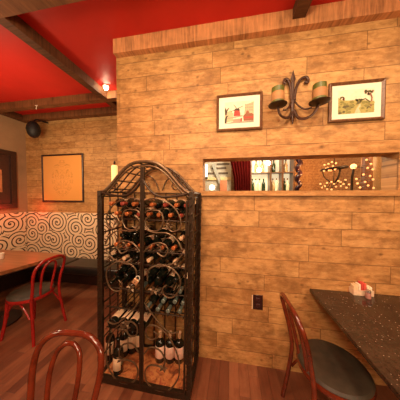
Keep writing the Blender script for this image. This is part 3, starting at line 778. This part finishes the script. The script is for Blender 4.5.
# lying bottles at the lower left, bottoms to the doors and labels up
for i, x in enumerate((-.285, -.20, -.115, -.035)):
    Rm = Matrix.Rotation(-PI/2, 3, 'X') @ Matrix.Rotation(PI, 3, 'Z') if False else Matrix.Rotation(-PI/2, 3, 'X')
    put('low', Vector((RCX+x, RY+.02, .43+.043)), Rm, 'label-up lying bottle at the lower left of the wine cage, %s' % ORD[i], 'label-up bottles at the lower left')
def stand(kind, px, py, yl, label, spin=0):
    v = on(px, py, 1, RY+yl)
    Rm = Matrix.Rotation(spin, 3, 'Z')
    put(kind, Vector((v.x, v.y, .0485)), Rm, label, 'bottles standing on the rack base')
for i, px in enumerate((160, 170, 179)):
    stand('rose', px, 350, .215+.012*i, 'bottle with rose-white label standing on the rack base, %s of three' % ('left', 'middle', 'right')[i], .05)
stand('low', 118, 362, .05, 'black bottle with cream label standing at front left of the rack base', .2)
for i, (px, yl) in enumerate(((110, .15), (124, .20), (132, .245), (139, .275))):
    stand('cream', px, 350, yl, 'standing bottle with cream label at lower left of the cage, %s in back' % ORD[i], .2)

# ------------------------------------------------------------------ bar room through the slit
struct(MB().box(CX0+.12, BRX+.1, BRY, BRY+.1, 0, CZ).build('wall_bar', M['brick'], smooth=False), 'tan brick wall of the room beyond', 'wall')
struct(MB().box(BRX, BRX+.1, WY+WT, BRY, 0, CZ).build('wall_bar_side', M['bar_wall'], smooth=False), 'cream side wall of the room beyond', 'wall')
struct(MB().box(CX0+.12, BRX+.1, WY+WT-.1, BRY, CZ, CZ+.1).build('ceiling_bar', M['bar_wall'], smooth=False), 'cream ceiling of the room beyond', 'ceiling')
def rect(px0, py0, px1, py1, Y):
    a, b = onY(px0, py0, Y), onY(px1, py1, Y); return a.x, b.x, b.z, a.z
# slatted white shutter with brace
Y = 5.0
lx0, lx1, lz0, lz1 = rect(200, 156, 231, 194, Y)
sh = thing('slatted_panel', ((lx0+lx1)/2, Y, lz0), 'white slatted panel with a grey diagonal brace beyond the slit', 'panel')
w2, hh = (lx1-lx0)/2, lz1-lz0
m_pale = plain('pale_paint', (.62, .56, .44), .6)
MB().box(-w2, w2, 0, .03, 0, hh).build('board', m_pale, sh, smooth=False)
for py, xa, xb in ((168.5, -.25, .7), (173.5, -.7, -.1), (173.5, .2, .8), (164.5, .1, .9)):
    z = onY(212, py, Y).z-lz0
    MB().box(xa*w2, xb*w2, -.02, -.001, z-.025, z+.025).build('slat', plain('dark_slat', (.13, .09, .06), .6), sh, smooth=False)
z = onY(212, 179, Y).z-lz0
MB().box(-w2, w2, -.05, -.021, z-.04, z+.04).build('rail', plain('cream_rail', (.8, .6, .3), .6), sh, smooth=False)
A, B = onY(213, 164, Y-.08), onY(221, 184, Y-.08)
MB().tube([(A.x-sh.location.x, -.08, A.z-lz0), (B.x-sh.location.x, -.08, B.z-lz0)], .06, 4, flat=.5).build('brace', plain('grey_brace', (.42, .42, .36), .6), sh, smooth=False)
a0, a1, z0, z1 = rect(220, 180.5, 227, 191, Y-.2)
tag(MB().rbox(a0, a1, Y-.24, Y-.2, z0-.3, z1, .01).build('wall_panel', plain('orange_board', (.55, .19, .08), .5)), 'orange brown board beside the dark red curtain', 'board')
a0, a1, z0, z1 = rect(204, 164.5, 207.5, 177, Y-.25)
tl_ = thing('tube_lamp', ((a0+a1)/2, Y-.25, z0), 'upright white tube lamp at the left end of the slit', 'lamp')
MB().lathe([(.001, 0), (.045, 0), (.045, z1-z0), (.001, z1-z0)], 14).build('tube', emit('white_tube', (1, .9, .7), 1.6), tl_)
MB().lathe([(.05, -.03), (.05, 0), (.02, 0.0)], 14).box(-.03, .03, .0, .20, -.03, -.005).build('holder', M['black'], tl_)
q = onY(212, 187.5, Y-.35)
gl = thing('globe_lamp', q, 'glowing white globe lamp low at the left of the slit', 'lamp')
MB().ball((0, 0, 0), .075).build('globe', emit('white_globe', (1, .86, .6), 2.5), gl)
MB().tube([(0, 0, -.075), (0, 0, -q.z+.0)], .012).build('stem', M['black'], gl)
# curtain
Y = 4.55
a0, a1, z0, z1 = rect(228.5, 158, 250.5, 194, Y)
b = MB(); n = 60
zs = [0.02, .8, 1.5, 2.0, z1+.1]
def cpt(i, z, d):
    u = i/n; sq = .12*(a1-a0)*max(0, (z1+.1-z)/1.0) if z > 1.5 else .12*(a1-a0)*(z1-1.4)
    xa = a0 + min(.16, max(0, (z1+.1-z)*.22)); return (xa+(a1-xa)*u, Y+.035*math.sin(u*2*PI*7)+d, z)
pts = [cpt(i, z, d) for d in (0, .012) for z in zs for i in range(n+1)]
K = (n+1)*len(zs); fs = []
for j in range(len(zs)-1):
    for i in range(n):
        q4 = (j*(n+1)+i, j*(n+1)+i+1, (j+1)*(n+1)+i+1, (j+1)*(n+1)+i)
        fs.append(q4); fs.append(tuple(K+k for k in reversed(q4)))
for i in range(n): fs.append((i, K+i, K+i+1, i+1)); t0 = (len(zs)-1)*(n+1); fs.append((t0+i, t0+i+1, K+t0+i+1, K+t0+i))
b.poly(pts, fs)
ct = tag(b.build('curtain', M['curtain']), 'dark red curtain seen through the slit opening', 'curtain')
MB().tube([(a0-.1, Y, z1+.12), (a1+.1, Y, z1+.12)], .018).build('curtain_rod', M['iron'], ct)
# back bar shelving
Y = 4.85
a0, a1, z0, z1 = rect(250.5, 156, 292, 190.5, Y)
bs = thing('bar_shelf', ((a0+a1)/2, Y, 0), 'backlit bar shelf unit of bottles seen through the slit', 'shelf')
w2 = (a1-a0)/2; zs0 = onY(270, 190.2, Y).z; zs1 = onY(270, 172.3, Y).z; zt = z1+.1
MB().box(-w2, w2, .15, .17, .0, zt).build('back_panel', emit('backlit_panel', (.95, .78, .48), .55), bs, smooth=False)
for x in (-w2, onY(269.5, 180, Y).x-bs.location.x, onY(281, 180, Y).x-bs.location.x, w2):
    MB().box(x-.02, x+.02, -.15, .15, 0, zt).build('upright', M['frame_wood'], bs, smooth=False)
for z in (.5, 1.0, zs0-.02, zs1-.02, zs1+.45):
    MB().box(-w2+.02, w2-.02, -.148, .148, z-.015, z+.005).build('shelf_board', M['frame_wood'], bs, smooth=False)
bb = [(252.5, 0, 'g'), (255.8, 0, 'w'), (259.5, 0, 'w'), (263.5, 0, 'g'), (272.8, 0, 'c'), (276.5, 0, 'w'), (284.3, 0, 'g'), (287.5, 0, 'w'), (256, 1, 'c'), (262, 1, 'c'), (273.5, 1, 'g'), (285.5, 1, 'c')]
BM = {'g': M['green_glass'], 'w': plain('pale_spirit_bottle', (.75, .68, .48), .2), 'c': plain('tan_spirit_bottle', (.42, .27, .12), .2)}
BNm = {'g': 'green', 'w': 'pale', 'c': 'tan'}
cnt = [0, 0]
for px, lv, k in bb:
    x = onY(px, 180, Y-.06).x; z = (zs0, zs1)[lv]-.0148
    o = thing('bar_bottle', (x, Y-.06, z), '%s bottle on the %s bar shelf beyond the slit, %s' % (BNm[k], ('lower', 'upper')[lv], ORD[cnt[lv]]), 'bottle', 'bottles on the bar shelves')
    cnt[lv] += 1
    MB().lathe([(.001, 0), (.045, 0), (.046, .01), (.046, .18), (.03, .22), (.016, .25), (.015, .31), (.001, .312)], 14).build('glass', BM[k], o)
    MB().lathe([(.0165, .28), (.018, .282), (.018, .316), (.001, .318)], 10).build('cap', M['ink'], o)
for px, py, nm in ((259.2, 170, 'left'), (268.3, 163.2, 'right')):
    q = onY(px, py, 4.45)
    o = thing('pendant_bulb', q, 'sparkling bare bulb hanging before the bar shelves, %s one' % nm, 'light', 'bare bulbs before the bar shelves')
    MB().ball((0, 0, 0), .05).build('bulb', emit('bar_bulb', (1, .85, .55), 30), o)
    MB().tube([(0, 0, .03), (0, 0, CZ-q.z)], .006, 6).build('cord', M['black'], o)
# twisted dark post
Y = 4.7
a0, a1, z0, z1 = rect(295.3, 156, 302, 194, Y); r = (a1-a0)/2
b = MB()
n = 220
b.tube([((a0+a1)/2+.42*r*math.cos(i*.33), Y+.42*r*math.sin(i*.33), .02+i*(CZ-.04)/n) for i in range(n+1)], r*.62, 10)
tag(b.build('twisted_post', plain('purple_black_wood', (.035, .012, .016), .3)), 'dark twisted post beyond the slit beside the bar shelf', 'post')
# chandelier with bulbs
m_bulb = emit('amber_bulb', (1, .38, .12), 1.15)
Y = 3.9
q = onY(334, 168, Y)
ch = thing('chandelier', q, 'dark ring chandelier of amber bulbs seen through the slit', 'chandelier')
MB().tube([(.2*math.cos(i*PI/12), .2*math.sin(i*PI/12), -.01+.02*math.cos(i*PI/12)) for i in range(24)], .022, 8, closed=True, flat=1.6).build('ring', M['iron'], ch)
for k in range(3):
    a = .5+k*2*PI/3
    MB().tube(crom([(.2*math.cos(a), .2*math.sin(a), 0), (.15*math.cos(a), .15*math.sin(a), -.18), (.03*math.cos(a), .03*math.sin(a), -.29)]), .009, 6).build('strap', M['iron'], ch)
MB().tube([(.0, .0, -.3), (0, 0, CZ-q.z)], .007, 6).build('rod', M['iron'], ch)
for px, py in ((324, 171), (328.5, 163.8), (332, 162), (336, 163.2), (328, 168), (333, 166), (336, 168), (326, 168.5), (331, 170.5), (335, 169.5), (324.5, 165), (329, 170.5)):
    p = onY(px, py, Y-.2+.22*random.random())
    MB().ball(tuple(p-q), .018, 8).build('bulb', m_bulb, ch)
# string of bulbs along the lower edge
Y = 3.7
bp = [(320.5, 184), (322, 187.5), (327, 183), (327, 189), (331.5, 182), (331.5, 189.5), (334, 184), (336, 186.5), (338.5, 181), (340.5, 182), (341, 186), (345.5, 180), (346.5, 187.5), (349, 184.5), (343.5, 184), (325, 186)]
p0 = onY(320, 186, Y)
st = thing('string_lights', p0, 'low garland of amber bulbs along the bottom of the slit view', 'string lights')
ps = [onY(x, y, Y+.05*math.sin(i*2.1))-p0 for i, (x, y) in enumerate(bp)]
order = sorted(range(len(bp)), key=lambda i: bp[i][0])
MB().tube(crom([tuple(ps[i]) for i in order], 4), .006, 6).build('cord', M['iron'], st)
for p in ps: MB().ball(tuple(p), .017, 8).build('bulb', m_bulb, st)
lw = onY(320, 192.5, Y); rw = onY(351, 192.5, Y)
tag(MB().rbox(lw.x-.1, rw.x+.15, Y-.18, Y+.18, 0, onY(335, 189.8, Y).z-.03, .02).build('bar_cabinet', M['frame_wood']), 'brown cabinet under the low garland of bulbs beyond the slit', 'cabinet')
# globe wall lamp
q = onY(353.5, 166.5, 3.8)
o = thing('globe_lamp', q, 'amber globe lamp on a dark stand between the garlands', 'lamp')
MB().ball((0, 0, 0), .05).build('globe', emit('amber_globe', (1, .45, .15), 2.2), o)
MB().tube([(.0, 0, -.045), (.0, .0, -.09), (-.02, .0, -.2), (-.02, 0, onY(335, 189.8, 3.7).z-.0295-q.z)], .02).build('stand', M['iron'], o)
# vertical garland wound round a post
Y = 3.6
vp = [(366.5, 159.8), (355.5, 167), (367.5, 168), (372.5, 169.5), (356.5, 179), (370, 176), (357.5, 183.5), (365, 182), (373, 179.5), (360, 187.5), (373.5, 188), (371, 164), (363.5, 174.5), (368, 185.5)]
pc = onY(366, 190, Y+.1)
tag(MB().lathe([(.001, 0), (.10, 0), (.09, .1), (.085, 2.0), (.07, 2.45), (.001, 2.5)], 18, (pc.x, pc.y, 0)).build('wooden_post', plain('amber_wood_post', (.17, .055, .016), .5)), 'amber brown post wound with a garland of bulbs', 'post')
p0 = onY(366, 176, Y)
vg = thing('string_lights', p0, 'upright garland of amber bulbs wound round the post', 'string lights')
ps = [onY(x, y, Y-.06)-p0 for x, y in vp]
order = sorted(range(len(vp)), key=lambda i: vp[i][1])
MB().tube(crom([tuple(ps[i]) for i in order], 5), .005, 6).build('cord', M['iron'], vg)
for p in ps: MB().ball(tuple(p), .018, 8).build('bulb', m_bulb, vg)
# columns at the right end
Y = 3.9
a0, a1, z0, z1 = rect(374, 160, 384, 190, Y)
tag(MB().rbox(a0, a1, Y, Y+.3, 0, CZ, .03).build('brown_column', plain('brown_column_wood', (.30, .15, .07), .6)), 'brown square column near the right end of the slit', 'column')
b = MB().tube(crom([(a1+.02, Y-.05, 0), (a1+.02, Y-.05, 1.4), (onY(384.5, 190, Y-.05).x, Y-.05, 1.68), (onY(383, 172, Y-.05).x, Y-.05, onY(383, 172, Y-.05).z), (onY(381, 160, Y-.05).x, Y-.05, onY(381, 160, Y-.05).z), (a1-.12, Y-.05, CZ)]), .018, 8)
tag(b.build('iron_rail', M['iron']), 'thin dark curved rail before the brown column', 'rail')
a0, a1, z0, z1 = rect(385.5, 160, 396, 190, 3.6)
tag(MB().rbox(a0, a1+.1, 3.6, 3.9, 0, CZ, .03).build('plaster_column', plain('khaki_plaster', (.42, .32, .19), .8)), 'pale khaki column at the right end of the slit', 'column')

# ------------------------------------------------------------------ lights
def point(loc, power, col=(1, .66, .36), r=.08):
    l = bpy.data.lights.new('lamp', 'POINT'); l.energy = power; l.color = col; l.shadow_soft_size = r
    o = bpy.data.objects.new('lamp', l); COL.objects.link(o); o.location = loc; return o
def spot(loc, tgt, power, col=(1, .68, .38), ang=110, blend=1.0, r=.12):
    l = bpy.data.lights.new('spot_lamp', 'SPOT'); l.energy = power; l.color = col; l.shadow_soft_size = r
    l.spot_size = math.radians(ang); l.spot_blend = blend
    o = bpy.data.objects.new('spot_lamp', l); COL.objects.link(o); o.location = loc
    o.rotation_euler = (Vector(tgt)-Vector(loc)).to_track_quat('-Z', 'Y').to_euler(); return o
WARM = (1, .74, .46)
spot((-.55, .35, 2.98), (-.45, WY, 1.8), 58, WARM)
spot((.55, .35, 2.98), (.6, WY, 1.8), 66, WARM)
spot((1.7, .35, 2.98), (1.6, WY, 1.6), 60, WARM)
point((-.3, -.9, 2.35), 85, WARM, .25)  # fill light added behind the camera, without a fixture
point((1.3, -.9, 1.9), 62, WARM, .25)  # added fill that lifts the lower wall on the right, no fixture
point((-2.5, -.3, 2.0), 26, WARM, .25)
point((LX+.14, 2.35, 1.32), .5, (1, .05, .02), .03)
point((-.5, .1, 2.45), 22, WARM, .2)  # extra light added to brighten the red ceiling, no fixture
b0 = onY(106, 88, cy-.20)
point(tuple(b0), 16, (1, .75, .45), .028)
spot(tuple(b0), (bx+.10, cy-.06, 2.86), 45, (1, .80, .52), 120, 1.0, .028)
point((onY(366, 172, 3.35).x, 4.3, 2.2), 8, (1, .45, .15), .05)
point((onY(335, 180, 3.6).x, 4.5, 2.1), 14, (1, .45, .15), .05)
point((-2.7, 1.5, 2.1), 21, WARM, .15)
spot((-2.6, 1.3, 2.9), (-2.6, 2.6, .9), 42, WARM, 100, 1.0, .1)  # added spot that brightens the swirl fabric and table, no fixture
point((LX+.35, FY-.2, 1.30), 1.2, (1, .05, .02), .05)
point((.4, 3.6, 2.7), 95, (1, .85, .62), .2)
point((2.9, 3.0, 2.7), 60, (1, .72, .42), .2)

wd = bpy.data.worlds.new('world'); sc.world = wd; wd.use_nodes = True
wd.node_tree.nodes['Background'].inputs[0].default_value = (.02, .012, .008, 1)
sc.view_settings.view_transform = 'Standard'; sc.view_settings.look = 'None'
sc.view_settings.gamma = 1; sc.view_settings.use_curve_mapping = False
sc.view_settings.exposure = 0.55
